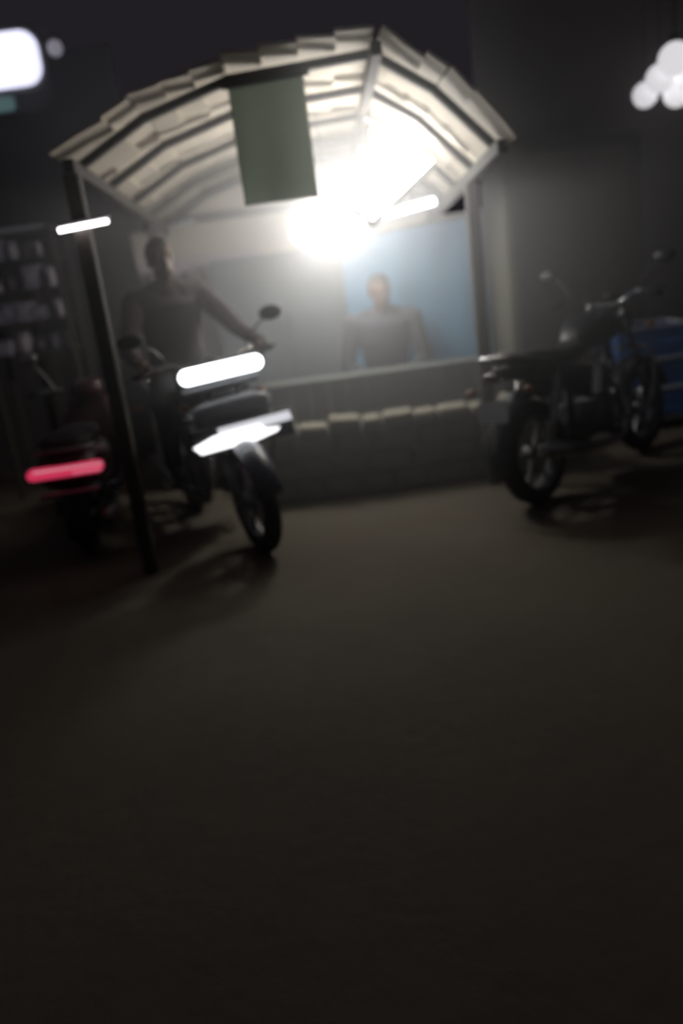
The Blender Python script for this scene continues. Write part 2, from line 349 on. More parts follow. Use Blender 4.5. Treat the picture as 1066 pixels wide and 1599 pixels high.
# steel cabinet
c0, c1 = at(322, 402, 6.83), at(535, 388, 6.83)
cw = c1.x - c0.x; chh = (c0.z + c1.z) / 2 - (zP - 0.06)
cb = tag(empty('steel_cabinet', ((c0.x + c1.x) / 2, 6.92, zP - 0.06)), 'grey green steel cabinet standing against the cream wall', 'cabinet')
bm = NB(); box(bm, (0, 0, chh / 2), (cw, 0.14, chh), None, 0.008, 1); obj('body', bm, 'steelgrey', cb)
for s_ in (-1, 1):
    bm = NB(); box(bm, (s_ * cw / 4, -0.08, chh / 2), (cw / 2 - 0.02, 0.02, chh - 0.06), None, 0.006, 1); d_ = obj('door', bm, 'steelgrey', cb)
    bm = NB(); tube(bm, [(s_ * 0.04, -0.09, chh * 0.5), (s_ * 0.04, -0.125, chh * 0.5), (s_ * 0.04, -0.125, chh * 0.62), (s_ * 0.04, -0.09, chh * 0.62)], 0.008); obj('handle', bm, 'chrome', d_)
    for k in range(3):
        bm = NB(); box(bm, (s_ * cw / 4, -0.092, chh * 0.86 - 0.05 * k), (cw / 4, 0.006, 0.014)); obj('louvre', bm, 'steelgrey', d_)
# counter with plank front
YC = 5.85; zc = at(610, 578, YC).z; z0 = zP - 0.06
ct = tag(empty('shop_counter', (0.48, YC, z0)), 'dark plank fronted counter on the platform', 'counter')
ch_ = zc - z0
for k in range(13):
    bm = NB(); box(bm, (-0.78 + 0.13 * k, 0, ch_ / 2 - 0.01), (0.124, 0.03 + random.uniform(0, 0.008), ch_ - 0.03), None, 0.004, 1); obj('plank', bm, 'counter', ct)
bm = NB(); box(bm, (0, 0.07, ch_ - 0.012), (1.76, 0.22, 0.028), None, 0.006, 1); obj('counter_top', bm, 'counter', ct)
for s_ in (-1, 1):
    bm = NB(); box(bm, (s_ * 0.84, 0.09, ch_ / 2 - 0.01), (0.03, 0.14, ch_ - 0.03)); obj('end_panel', bm, 'counter', ct)

# ------------------------------------------------------------------ people: one remeshed body, clothes cut from it
def cone(bm, a, b, ra, rb, fl=1.0):
    a, b = Vector(a), Vector(b); n = 6; pts = [a.lerp(b, i / n) for i in range(n + 1)]
    tube(bm, pts, [ra + (rb - ra) * i / n for i in range(n + 1)], 14)
    ell(bm, a, (ra, ra, ra), 14, 8); ell(bm, b, (rb, rb, rb), 14, 8)
def person(root, J, shirt, trousers, hairm='hair'):
    """J: joints in the root's space; the figure faces -y"""
    bm = NB(); seg = []                          # (a, b, cloth)
    V = Vector
    hip, wst, chs, nck, hd = [V(J[k]) for k in ('hip', 'waist', 'chest', 'neck', 'head')]
    # trunk: elliptic sections
    up = (nck - hip).normalized(); sidev = V((1, 0, 0)); fw = sidev.cross(up).normalized()
    secs = [(hip - up * 0.10, 0.13, 0.10), (hip, 0.175, 0.125), (wst, 0.155, 0.11), (chs - up * 0.02, 0.18, 0.125), (chs + up * 0.10, 0.175, 0.115), (nck - up * 0.055, 0.10, 0.075), (nck - up * 0.01, 0.06, 0.06)]
    rings(bm, [[c + sidev * a * math.cos(t) + fw * b * math.sin(t) for t in [2 * math.pi * k / 24 for k in range(24)]] for c, a, b in secs])
    seg.append((hip - up * 0.1, hip + up * 0.02, 't')); seg.append((hip + up * 0.06, nck - up * 0.05, 's'))
    cone(bm, nck - up * 0.05, hd - V((0, -0.015, 0.05)), 0.056, 0.05); seg.append((nck + up * 0.01, hd, 'h'))
    # head, jaw, nose, ears, brows, lips
    q = Matrix.Rotation(J.get('turn', 0), 3, 'Z') @ Matrix.Rotation(J.get('nod', 0), 3, 'X')
    H_ = lambda x, y, z: hd + q @ V((x, y, z))
    ell(bm, H_(0, 0.012, 0.03), (0.074, 0.093, 0.092), 20, 14, q); ell(bm, H_(0, -0.022, -0.052), (0.061, 0.064, 0.066), 16, 10, q)
    ell(bm, H_(0, -0.098, -0.018), (0.013, 0.018, 0.022), 10, 8, q); ell(bm, H_(0, -0.088, 0.008), (0.009, 0.012, 0.03), 10, 8, q)
    ell(bm, H_(0, -0.078, -0.056), (0.024, 0.012, 0.010), 10, 8, q); ell(bm, H_(0, -0.066, -0.094), (0.024, 0.018, 0.018), 10, 8, q)
    for s_ in (-1, 1):
        ell(bm, H_(s_ * 0.076, 0.012, -0.005), (0.009, 0.02, 0.032), 10, 8, q); ell(bm, H_(s_ * 0.031, -0.076, 0.034), (0.026, 0.012, 0.009), 10, 8, q)
    # limbs
    for s_ in (0, 1):
        sh, el, wr = [V(J[k][s_]) for k in ('sh', 'el', 'wr')]
        cone(bm, chs + up * 0.09 + sidev * (0.09 if sh.x > 0 else -0.09), sh, 0.075, 0.066); cone(bm, nck - up * 0.02, sh, 0.050, 0.052); cone(bm, sh, el, 0.062, 0.046); cone(bm, el, wr, 0.046, 0.030)
        seg += [(sh, el, 's'), (nck.lerp(sh, 0.4), sh, 's'), (el, el.lerp(wr, 0.82), 's'), (el.lerp(wr, 0.9), wr, 'b')]
        hp, kn, an, to = [V(J[k][s_]) for k in ('hp', 'kn', 'an', 'to')]
        cone(bm, hp, kn, 0.092, 0.062); cone(bm, kn, an, 0.060, 0.042); cone(bm, an, to, 0.044, 0.034)
        seg += [(hp, kn, 't'), (kn, an, 't'), (an.lerp(to, 0.25), to, 'fg'[s_])]
    me = bpy.data.meshes.new('tmp'); bm.to_mesh(me); bm.free()
    t = bpy.data.objects.new('tmp', me); col.objects.link(t)
    md = t.modifiers.new('r', 'REMESH'); md.mode = 'VOXEL'; md.voxel_size = 0.011
    ms = t.modifiers.new('s', 'SMOOTH'); ms.factor = 0.5; ms.iterations = 3
    ev = t.evaluated_get(bpy.context.evaluated_depsgraph_get()); body = bpy.data.meshes.new_from_object(ev)
    bpy.data.objects.remove(t)
    # fingers: five separate bent chains from each palm
    bm = NB(); bm.from_mesh(body)
    def near(p):
        best = (9, '')
        for a, b, k in seg:
            d = b - a; u = max(0, min(1, (p - a).dot(d) / max(d.length_squared, 1e-9))); l = (p - a - d * u).length
            if l < best[0]: best = (l, k)
        return best[1]
    cls = [near(f.calc_center_median()) for f in bm.faces]
    def piece(name, kinds, off, m):
        b2 = bm.copy(); b2.faces.ensure_lookup_table(); b2.normal_update()
        mv = [v.co + v.normal * off for v in b2.verts]
        for v, c in zip(b2.verts, mv): v.co = c
        bmesh.ops.delete(b2, geom=[f for f, k in zip(b2.faces, cls) if k not in kinds], context='FACES')
        me2 = bpy.data.meshes.new(name); b2.to_mesh(me2); b2.free(); me2.materials.append(M[m])
        for p in me2.polygons: p.use_smooth = True
        o = bpy.data.objects.new(name, me2); col.objects.link(o); o.parent = root
        so = o.modifiers.new('thick', 'SOLIDIFY'); so.thickness = 0.006; so.offset = 1
    piece('shirt', 's', 0.004, shirt); piece('trousers', 't', 0.004, trousers); piece('shoe', 'f', 0.005, 'black'); piece('shoe', 'g', 0.005, 'black')
    for s_ in (0, 1):
        wr = V(J['wr'][s_]); kn, tp = [V(p) for p in J['hand'][s_]]      # knuckle centre, finger tip centre
        ax = V(J['handaxis'][s_]).normalized(); nrm = (kn - wr).cross(ax).normalized()
        ell_c = (wr + kn) / 2; dirp = (kn - wr)
        tube(bm, [wr, wr.lerp(kn, 0.5), kn], [0.028, 0.036, 0.034], 12)
        mid0 = V(J['curl'][s_])
        for k in range(4):
            o_ = ax * (0.0205 * (k - 1.5)); ln = (0.9, 1.0, 0.95, 0.78)[k]
            p0 = kn + o_ * 0.9 - dirp * 0.1; p3 = kn + o_ + (tp - kn) * ln
            p1 = kn + o_ + (tp - kn) * 0.2 * ln + V(mid0) * ln; p2 = kn + o_ + (tp - kn) * 0.7 * ln + V(mid0) * 0.9 * ln
            tube(bm, smoothpts([p0, p1, p2, p3], 3), [0.0095] * 9 + [0.007], 8)
        inn = V(J['thumb'][s_]); tube(bm, smoothpts([wr.lerp(kn, 0.35), wr.lerp(kn, 0.55) + inn * 0.55, wr.lerp(kn, 1.0) + inn, wr.lerp(kn, 1.25) + inn * 0.8], 3), [0.014] * 3 + [0.0115] * 6 + [0.008], 8)
    me3 = bpy.data.meshes.new('body'); bm.to_mesh(me3); bm.free(); me3.materials.append(M['skin'])
    for p in me3.polygons: p.use_smooth = True
    o = bpy.data.objects.new('body', me3); col.objects.link(o); o.parent = root
    # hair cap: shell over the back and top of the skull
    b4 = NB(); rot4 = q
    bmesh.ops.create_uvsphere(b4, u_segments=28, v_segments=20, radius=1.0)
    kill = []
    for v in b4.verts:
        if v.co.y < -0.15 and v.co.z < 0.50 or v.co.z < -0.40: kill.append(v)
    bmesh.ops.delete(b4, geom=kill, context='VERTS')
    for v in b4.verts:
        n_ = 1 + 0.02 * math.sin(v.co.x * 23 + v.co.y * 17) * math.cos(v.co.z * 19)
        v.co = hd + q @ V((v.co.x * 0.082 * n_, 0.014 + v.co.y * 0.102 * n_, 0.033 + v.co.z * 0.102 * n_))
    h_ = obj('hair', b4, hairm, root, True); so = h_.modifiers.new('thick', 'SOLIDIFY'); so.thickness = 0.012; so.offset = -1
    for s_ in (-1, 1):
        b5 = NB(); ell(b5, H_(s_ * 0.030, -0.069, 0.014), (0.014, 0.008, 0.007), 10, 8, q); obj('eye', b5, 'eye', root, True)

# ------------------------------------------------------------------ motorcycle (faces local -y, origin under the front axle)
def wheel(root, name, y, r, wd, disc=True):
    mt = Matrix.Translation((0, y, r)) @ AX; t = wd / 2
    bm = NB(); prof = [(r - 0.045 - 0.045 * math.cos(a) * -1 if False else (r - 0.05) + 0.05 * math.cos(a), t * math.sin(a)) for a in [2 * math.pi * k / 12 for k in range(12)]]
    lathe(bm, prof, 40, mt, True); tw = obj(name, bm, 'rubber', root, True)
    bm = NB(); lathe(bm, [(r - 0.095, -t * 0.7), (r - 0.07, -t * 0.75), (r - 0.07, t * 0.75), (r - 0.095, t * 0.7)], 36, mt, True); obj('rim', bm, 'alloy', tw, True)
    bm = NB(); lathe(bm, [(0.012, -0.07), (0.04, -0.055), (0.045, 0), (0.04, 0.055), (0.012, 0.07)], 16, mt); obj('hub', bm, 'alloy', tw, True)
    for k in range(6):
        a = 2 * math.pi * k / 6; bm = NB(); c, s_ = math.cos(a), math.sin(a)
        tube(bm, [(0, y + 0.03 * c, r + 0.03 * s_), (0, y + (r - 0.085) * c, r + (r - 0.085) * s_)], [0.017, 0.011], 6); obj('spoke', bm, 'alloy', tw)
    if disc:
        bm = NB(); lathe(bm, [(0.055, 0.062), (0.12, 0.062), (0.12, 0.067), (0.055, 0.067)], 24, mt, True); obj('brake_disc', bm, 'chrome', tw)
def arc_fender(root, name, m, y, zc, rad, wd, a0, a1):
    bm = NB(); rs = []
    for k in range(15):
        a = R(a0 + (a1 - a0) * k / 14); ring = []
        for j in range(9):
            u = -1 + 2 * j / 8; rr = rad - 0.03 * u * u
            ring.append(Vector((u * wd, y + rr * math.cos(a), zc + rr * math.sin(a))))
        for j in range(8, -1, -1):
            u = -1 + 2 * j / 8; rr = rad - 0.008 - 0.03 * u * u
            ring.append(Vector((u * wd * 0.95, y + rr * math.cos(a), zc + rr * math.sin(a))))
        rs.append(ring)
    rings(bm, rs); return obj(name, bm, m, root, True)
def loft(bm, secs, n=16, pw=2.6):             # secs: (y, zc, halfwidth, halfheight)
    rs = []
    for y, zc, a, b in secs:
        rs.append([Vector((math.copysign(abs(math.cos(t)) ** (2 / pw), math.cos(t)) * a, y, zc + math.copysign(abs(math.sin(t)) ** (2 / pw), math.sin(t)) * b)) for t in [2 * math.pi * k / n for k in range(n)]])
    rings(bm, rs); return bm
def motorcycle(root, paint, lit):
    wheel(root, 'front_wheel', 0, 0.30, 0.095); wheel(root, 'rear_wheel', 1.28, 0.30, 0.115, False)
    for s_ in (-1, 1):
        bm = NB(); tube(bm, [(s_ * 0.085, 0, 0.30), (s_ * 0.085, 0.10, 0.58)], 0.026, 10); tube(bm, [(s_ * 0.085, 0.10, 0.58), (s_ * 0.085, 0.24, 0.97)], 0.018, 10); obj('fork_leg', bm, 'alloy', root, True)
        bm = NB(); tube(bm, [(s_ * 0.12, 1.28, 0.32), (s_ * 0.12, 1.16, 0.72)], 0.013, 8); lathe(bm, [(0.03, -0.12), (0.033, -0.06), (0.03, 0.0), (0.033, 0.06), (0.03, 0.12)], 12, Matrix.Translation((s_ * 0.12, 1.215, 0.53)) @ Matrix.Rotation(R(17), 4, 'X')); obj('shock_absorber', bm, 'chrome', root, True)
        bm = NB(); tube(bm, smoothpts([(s_ * 0.04, 0.24, 1.0), (s_ * 0.12, 0.24, 1.03), (s_ * 0.24, 0.30, 1.07), (s_ * 0.40, 0.38, 1.04)]), 0.012, 8); obj('handlebar', bm, 'chrome', root, True)
        bm = NB(); tube(bm, [(s_ * 0.27, 0.315, 1.064), (s_ * 0.41, 0.385, 1.038)], 0.018, 10); obj('grip', bm, 'rubber', root, True)
        bm = NB(); tube(bm, [(s_ * 0.22, 0.27, 1.07), (s_ * 0.38, 0.22, 1.065)], 0.007, 6); obj('lever', bm, 'chrome', root)
        bm = NB(); tube(bm, smoothpts([(s_ * 0.23, 0.29, 1.075), (s_ * 0.28, 0.27, 1.16), (s_ * 0.36, 0.26, 1.22)]), 0.006, 6); mi = obj('mirror_stalk', bm, 'black', root)
        bm = NB(); ell(bm, (s_ * 0.40, 0.26, 1.24), (0.07, 0.016, 0.042), 16, 10); obj('mirror', bm, 'black', mi, True)
        bm = NB(); tube(bm, [(s_ * 0.06, 0.18, 0.86), (s_ * 0.20, 0.17, 0.85)], 0.008, 6); ind = obj('indicator_stalk', bm, 'black', root)
        bm = NB(); ell(bm, (s_ * 0.225, 0.165, 0.85), (0.035, 0.03, 0.022), 12, 8); obj('indicator', bm, 'amber', ind, True)
        bm = NB(); tube(bm, [(s_ * 0.05, 1.52, 0.70), (s_ * 0.17, 1.52, 0.70)], 0.008, 6); ind = obj('indicator_stalk', bm, 'black', root)
        bm = NB(); ell(bm, (s_ * 0.19, 1.52, 0.70), (0.032, 0.028, 0.022), 12, 8); obj('indicator', bm, 'amber', ind, True)
        bm = NB(); tube(bm, [(s_ * 0.08, 0.74, 0.30), (s_ * 0.26, 0.74, 0.30)], 0.014, 8); obj('footpeg', bm, 'rubber', root)
        bm = NB(); prism(bm, [(s_ * 0.115, 0.74, 0.70), (s_ * 0.115, 1.08, 0.76), (s_ * 0.12, 1.10, 0.62), (s_ * 0.13, 0.84, 0.52)], (s_ * 0.02, 0, 0)); obj('side_panel', bm, paint, root)
        bm = NB(); tube(bm, [(s_ * 0.06, 0.68, 0.36), (s_ * 0.085, 1.28, 0.30)], [0.026, 0.02], 8); obj('swingarm', bm, 'black', root)
    arc_fender(root, 'front_fender', paint, 0, 0.30, 0.345, 0.075, 20, 165); arc_fender(root, 'rear_fender', 'black', 1.28, 0.30, 0.375, 0.085, -10, 120)
    bm = NB(); box(bm, (0, 0.22, 0.93), (0.24, 0.09, 0.035), None, 0.01); box(bm, (0, 0.24, 1.0), (0.22, 0.07, 0.03), None, 0.01); obj('fork_clamp', bm, 'black', root)
    bm = NB(); loft(bm, [(0.30, 0.86, 0.04, 0.04), (0.34, 0.88, 0.10, 0.085), (0.44, 0.90, 0.15, 0.115), (0.58, 0.885, 0.15, 0.11), (0.70, 0.85, 0.11, 0.075), (0.76, 0.83, 0.06, 0.04)], 20); tk = obj('fuel_tank', bm, paint, root, True)
    bm = NB(); lathe(bm, [(0.03, 0), (0.03, 0.02), (0.024, 0.028), (0.004, 0.03)], 16, Matrix.Translation((0, 0.46, 1.005))); obj('filler_cap', bm, 'chrome', tk, True)
    bm = NB(); loft(bm, [(0.70, 0.815, 0.06, 0.03), (0.76, 0.81, 0.11, 0.045), (0.95, 0.795, 0.14, 0.045), (1.12, 0.82, 0.13, 0.05), (1.36, 0.845, 0.115, 0.045), (1.45, 0.85, 0.07, 0.025)], 18); obj('seat', bm, 'rubber', root, True)
    bm = NB(); loft(bm, [(1.10, 0.74, 0.12, 0.05), (1.35, 0.775, 0.10, 0.045), (1.52, 0.80, 0.055, 0.03)], 14); obj('tail_cowl', bm, paint, root, True)
    bm = NB(); tube(bm, smoothpts([(-0.14, 1.15, 0.80), (-0.14, 1.42, 0.86), (-0.09, 1.53, 0.88), (0.09, 1.53, 0.88), (0.14, 1.42, 0.86), (0.14, 1.15, 0.80)]), 0.011, 8); obj('grab_rail', bm, 'chrome', root, True)
    bm = NB(); ell(bm, (0, 1.555, 0.78), (0.07, 0.025, 0.03), 14, 8); obj('tail_light', bm, 'maroon', root, True)
    bm = NB(); box(bm, (0, 1.60, 0.60), (0.20, 0.006, 0.12), Matrix.Rotation(R(15), 3, 'X')); obj('rear_plate', bm, 'greypanel', root)
    bm = NB(); box(bm, (0, 0.66, 0.38), (0.22, 0.34, 0.22), None, 0.035); en = obj('engine', bm, 'alloy', root, True)
    for k in range(6):
        bm = NB(); box(bm, (0, 0.53 - 0.012 * k, 0.50 + 0.03 * k), (0.18, 0.18, 0.012), Matrix.Rotation(R(18), 3, 'X')); obj('cooling_fin', bm, 'alloy', en)
    for s_ in (-1, 1):
        bm = NB(); lathe(bm, [(0.004, 0), (0.085, 0.0), (0.09, 0.015), (0.07, 0.035), (0.004, 0.04)], 20, Matrix.Translation((s_ * 0.105, 0.70, 0.37)) @ Matrix.Rotation(R(90 * s_), 4, 'Y')); obj('crankcase_cover', bm, 'alloy', en, True)
    bm = NB()
    tube(bm, [(0, 0.26, 0.90), (0, 0.42, 0.52), (0, 0.48, 0.27), (0, 0.85, 0.25)], 0.022, 8); tube(bm, [(0, 0.28, 0.84), (0, 0.74, 0.74), (0, 1.46, 0.77)], 0.024, 8); tube(bm, [(0, 0.80, 0.74), (0, 0.86, 0.27)], 0.02, 8)
    obj('frame', bm, 'black', root, True)
    bm = NB(); tube(bm, smoothpts([(-0.06, 0.46, 0.56), (-0.10, 0.36, 0.42), (-0.13, 0.46, 0.24), (-0.15, 0.75, 0.22), (-0.17, 0.95, 0.25)]), 0.020, 10); ex = obj('exhaust_pipe', bm, 'chrome', root, True)
    bm = NB(); tube(bm, [(-0.17, 0.93, 0.25), (-0.175, 1.0, 0.26), (-0.185, 1.45, 0.35), (-0.186, 1.50, 0.36)], [0.022, 0.042, 0.046, 0.03], 14); obj('muffler', bm, 'chrome', ex, True)
    bm = NB(); tube(bm, smoothpts([(-0.06, 0.34, 0.74), (-0.27, 0.33, 0.72), (-0.31, 0.36, 0.55), (-0.26, 0.42, 0.36), (-0.05, 0.46, 0.30)]), 0.012, 8); tube(bm, smoothpts([(0.06, 0.34, 0.74), (0.27, 0.33, 0.72), (0.31, 0.36, 0.55), (0.26, 0.42, 0.36), (0.05, 0.46, 0.30)]), 0.012, 8); obj('leg_guard', bm, 'chrome' if not lit else 'black', root, True)
    bm = NB(); tube(bm, [(0.10, 0.80, 0.27), (0.24, 0.84, 0.012)], 0.011, 8); obj('side_stand', bm, 'black', root)
    mt = Matrix.Translation((0, 0.14, 0.90)) @ FY
    bm = NB(); lathe(bm, [(0.02, -0.09), (0.06, -0.075), (0.085, -0.03), (0.092, 0.01), (0.086, 0.014)], 22, mt); hl = obj('headlamp', bm, 'black', root, True)
    bm = NB(); lathe(bm, [(0.084, 0.008), (0.06, 0.02), (0.03, 0.026), (0.003, 0.028)], 22, mt); obj('lens', bm, 'greypanel' if not lit else 'chrome', hl, True)
    bm = NB(); lathe(bm, [(0.004, 0.0), (0.05, 0.0), (0.052, 0.03), (0.004, 0.034)], 18, Matrix.Translation((0, 0.20, 1.03)) @ Matrix.Rotation(R(25), 4, 'X')); obj('speedometer', bm, 'black', root, True)

# the rider's motorcycle
ROT = R(24); BO = gr(414, 860)
mc = tag(empty('motorcycle', BO, ROT, R(-3)), 'dark motorcycle being ridden, headlight streak shaped as a wide white bar above a lower white lamp', 'motorcycle')
motorcycle(mc, 'navy', True)
def rbar(bm, c, w_, h_, d_, n=8):             # stadium shaped bar
    pts = []
    for s_ in (1, -1):
        for k in range(n + 1):
            a = -math.pi / 2 + math.pi * k / n
            pts.append(Vector((c[0] + s_ * ((w_ - h_) / 2 + math.cos(a) * h_ / 2), c[1], c[2] + s_ * math.sin(a) * h_ / 2)))
    return prism(bm, pts, (0, d_, 0))
bm = NB(); rbar(bm, (0, 0.09, 1.015), 0.50, 0.105, 0.05); lb = obj('headlight_streak', bm, 'black', mc)  # headlight smear put into the shape of a wide glowing bar
bm = NB(); rbar(bm, (0, 0.078, 1.015), 0.47, 0.082, 0.014); obj('lens', bm, 'e_bar', lb)
bm = NB(); box(bm, (-0.02, 0.09, 0.935), (0.44, 0.03, 0.03), None, 0.006, 1); obj('lower_trim', bm, 'greypanel', lb)
bm = NB(); loft(bm, [(0.03, 0.80, 0.19, 0.055), (0.05, 0.80, 0.225, 0.068), (0.16, 0.81, 0.19, 0.06)], 20, 4); obj('front_fairing', bm, 'greypanel', mc, True)
bm = NB(); box(bm, (0.02, 0.0, 0.675), (0.58, 0.03, 0.15), None, 0.012); ll = obj('lower_lamp', bm, 'black', mc)
bm = NB(); prism(bm, [(-0.27, -0.017, 0.667), (-0.235, -0.017, 0.625), (0.08, -0.017, 0.625), (0.20, -0.017, 0.645), (0.22, -0.017, 0.662), (0.14, -0.017, 0.672), (0.11, -0.017, 0.70), (-0.15, -0.017, 0.70)], (0, -0.012, 0)); obj('bright_lens', bm, 'e_low', ll)
bm = NB(); prism(bm, [(-0.12, -0.016, 0.70), (-0.12, -0.016, 0.735), (0.29, -0.016, 0.735), (0.30, -0.016, 0.685), (0.13, -0.016, 0.685), (0.11, -0.016, 0.703)], (0, -0.008, 0)); obj('dim_lens', bm, 'e_low2', ll)
for s_ in (-1, 1):
    bm = NB(); tube(bm, [(s_ * 0.07, -0.008, 0.70), (s_ * 0.085, 0.12, 0.70)], 0.008, 6); obj('plate_bracket', bm, 'black', mc)
    bm = NB(); tube(bm, [(s_ * 0.10, 0.13, 1.0), (s_ * 0.11, 0.24, 1.0)], 0.010, 6); obj('lamp_bracket', bm, 'black', mc)
rider = tag(empty('person', BO, ROT, R(-3)), 'person in dark clothes riding the motorcycle, both hands on the handlebar', 'person')
person(rider, dict(hip=(0, 0.98, 0.955), waist=(0, 0.92, 1.12), chest=(0, 0.86, 1.30), neck=(0, 0.82, 1.485), head=(0, 0.79, 1.615),
    sh=((-0.20, 0.85, 1.40), (0.20, 0.85, 1.40)), el=((-0.335, 0.66, 1.165), (0.335, 0.66, 1.165)), wr=((-0.345, 0.44, 1.10), (0.345, 0.44, 1.10)),
    hand=(((-0.343, 0.355, 1.092), (-0.34, 0.332, 1.022)), ((0.343, 0.355, 1.092), (0.34, 0.332, 1.022))), curl=((0, -0.032, 0.0), (0, -0.032, 0.0)),
    handaxis=((1, -0.5, 0.1), (1, 0.5, -0.1)), thumb=((0.034, -0.01, -0.03), (-0.034, -0.01, -0.03)),
    hp=((-0.10, 0.96, 0.93), (0.10, 0.96, 0.93)), kn=((-0.24, 0.56, 0.80), (0.24, 0.56, 0.80)), an=((-0.205, 0.78, 0.40), (0.205, 0.78, 0.40)), to=((-0.215, 0.63, 0.355), (0.215, 0.63, 0.355)), nod=0.08), 'cloth_mauve', 'cloth_dark')
# parked motorcycle by the platform
mp = tag(empty('motorcycle', (2.09, 5.60, 0), R(133), R(5)), 'dark unridden motorcycle parked on its stand beside the stone platform', 'motorcycle')
motorcycle(mp, 'black', False)
# shopkeeper on a stool behind the counter
SP = at(596, 470, 6.16); sz = zP - 0.06
keeper = tag(empty('person', (SP.x, 6.28, sz)), 'person in dark grey shirt sitting behind the plank counter', 'person')
hh = at(600, 432, 6.1).z - sz - 0.10         # head centre height above the platform
k0 = hh - 0.66
person(keeper, dict(hip=(0, 0.02, k0), waist=(0, 0.01, k0 + 0.16), chest=(0, 0, k0 + 0.34), neck=(0, -0.02, k0 + 0.54), head=(0.0, -0.05, hh - 0.01),
    sh=((-0.21, 0, k0 + 0.455), (0.21, 0, k0 + 0.455)), el=((-0.29, -0.02, k0 + 0.16), (0.28, -0.03, k0 + 0.16)), wr=((-0.15, -0.14, k0 + 0.09), (0.15, -0.14, k0 + 0.09)),
    hand=(((-0.08, -0.175, k0 + 0.08), (-0.02, -0.185, k0 + 0.065)), ((0.08, -0.175, k0 + 0.115), (0.02, -0.185, k0 + 0.11))), curl=((0, -0.008, -0.006), (0, -0.008, -0.006)),
    handaxis=((0.3, 0.9, 0), (-0.3, 0.9, 0)), thumb=((0.0, 0.02, 0.03), (0.0, 0.02, 0.03)),
    hp=((-0.09, 0.0, k0 - 0.02), (0.09, 0.0, k0 - 0.02)), kn=((-0.27, -0.17, 0.10), (0.27, -0.17, 0.10)), an=((0.05, -0.27, 0.06), (-0.05, -0.20, 0.07)), to=((0.17, -0.25, 0.045), (-0.17, -0.24, 0.05)), nod=0.2, turn=0.3), 'cloth_grey', 'cloth_dark')
st = tag(empty('stool', (SP.x, 6.32, sz)), 'low wooden stool the shopkeeper sits on behind the counter', 'stool')
sh_ = k0 - 0.095
bm = NB(); box(bm, (0, 0, sh_ - 0.0125), (0.30, 0.26, 0.025), None, 0.006, 1); obj('seat', bm, 'darkwood', st)
for sx in (-1, 1):
    for sy in (-1, 1):
        bm = NB(); tube(bm, [(sx * 0.13, sy * 0.11, 0), (sx * 0.12, sy * 0.10, sh_ - 0.02)], 0.016, 8); obj('leg', bm, 'darkwood', st)

# ------------------------------------------------------------------ scooter seen from behind (faces local +y, origin under the rear axle)
TL = at(85, 738, 4.68)
sco = tag(empty('scooter', (TL.x + 0.03, TL.y + 0.28, 0), R(6)), 'dark maroon scooter seen from behind with a lit red tail light', 'scooter')
SZ = TL.z                                       # tail light height
wheel(sco, 'rear_wheel', 0, 0.215, 0.10, False); wheel(sco, 'front_wheel', 1.18, 0.215, 0.09, False)
bm = NB(); loft(bm, [(-0.26, SZ - 0.02, 0.10, 0.05), (-0.20, SZ - 0.02, 0.17, 0.10), (0.0, SZ - 0.03, 0.20, 0.13), (0.25, SZ - 0.04, 0.20, 0.14), (0.42, SZ - 0.08, 0.16, 0.13), (0.48, SZ - 0.10, 0.12, 0.10)], 20, 3); obj('body_shell', bm, 'maroon', sco, True)
bm = NB(); loft(bm, [(-0.24, SZ + 0.13, 0.10, 0.03), (-0.10, SZ + 0.135, 0.15, 0.045), (0.15, SZ + 0.125, 0.15, 0.045), (0.45, SZ + 0.11, 0.11, 0.04), (0.50, SZ + 0.10, 0.06, 0.02)], 18); obj('seat', bm, 'rubber', sco, True)
bm = NB(); rbar(bm, (0, -0.292, SZ + 0.0), 0.42, 0.062, 0.05); tlh = obj('tail_light', bm, 'e_red', sco)
bm = NB(); rbar(bm, (0.02, -0.298, SZ + 0.018), 0.38, 0.012, 0.01); obj('tail_highlight', bm, 'e_pink', tlh)  # highlights on the tail light, put in as paler glowing strips
bm = NB(); rbar(bm, (0.12, -0.298, SZ - 0.014), 0.16, 0.006, 0.01); obj('tail_highlight', bm, 'e_pink', tlh)
bm = NB(); box(bm, (0, -0.275, SZ - 0.13), (0.34, 0.02, 0.03), None, 0.008, 1); obj('rear_bumper_bar', bm, 'alloy', sco)
bm = NB(); box(bm, (0, -0.27, SZ - 0.205), (0.19, 0.006, 0.10), Matrix.Rotation(R(-10), 3, 'X')); obj('rear_plate', bm, 'black', sco)
arc_fender(sco, 'rear_fender', 'black', 0, 0.215, 0.25, 0.075, 60, 200); arc_fender(sco, 'front_fender', 'maroon', 1.18, 0.215, 0.25, 0.075, 15, 170)
bm = NB(); box(bm, (0, 0.68, 0.27), (0.34, 0.45, 0.06), None, 0.015); obj('footboard', bm, 'black', sco)
bm = NB(); rings(bm, [[Vector((x_ * sx, 0.95 + 0.10 * (z_ - 0.3) * 0.6 - 0.12 * abs(x_ * sx) + off, z_)) for x_, off in ((-1, 0), (-0.5, 0), (0, 0), (0.5, 0), (1, 0), (1, 0.03), (0.5, 0.03), (0, 0.03), (-0.5, 0.03), (-1, 0.03))] for z_, sx in ((0.25, 0.16), (0.45, 0.22), (0.65, 0.20), (0.80, 0.13))]); obj('leg_shield', bm, 'maroon', sco, True)
bm = NB(); tube(bm, [(0, 1.15, 0.25), (0, 1.0, 0.82)], 0.025, 8); obj('steering_column', bm, 'black', sco)
bm = NB(); loft(bm, [(0.88, 0.86, 0.08, 0.05), (0.95, 0.87, 0.13, 0.07), (1.06, 0.85, 0.09, 0.06)], 16); obj('handlebar_cowl', bm, 'maroon', sco, True)
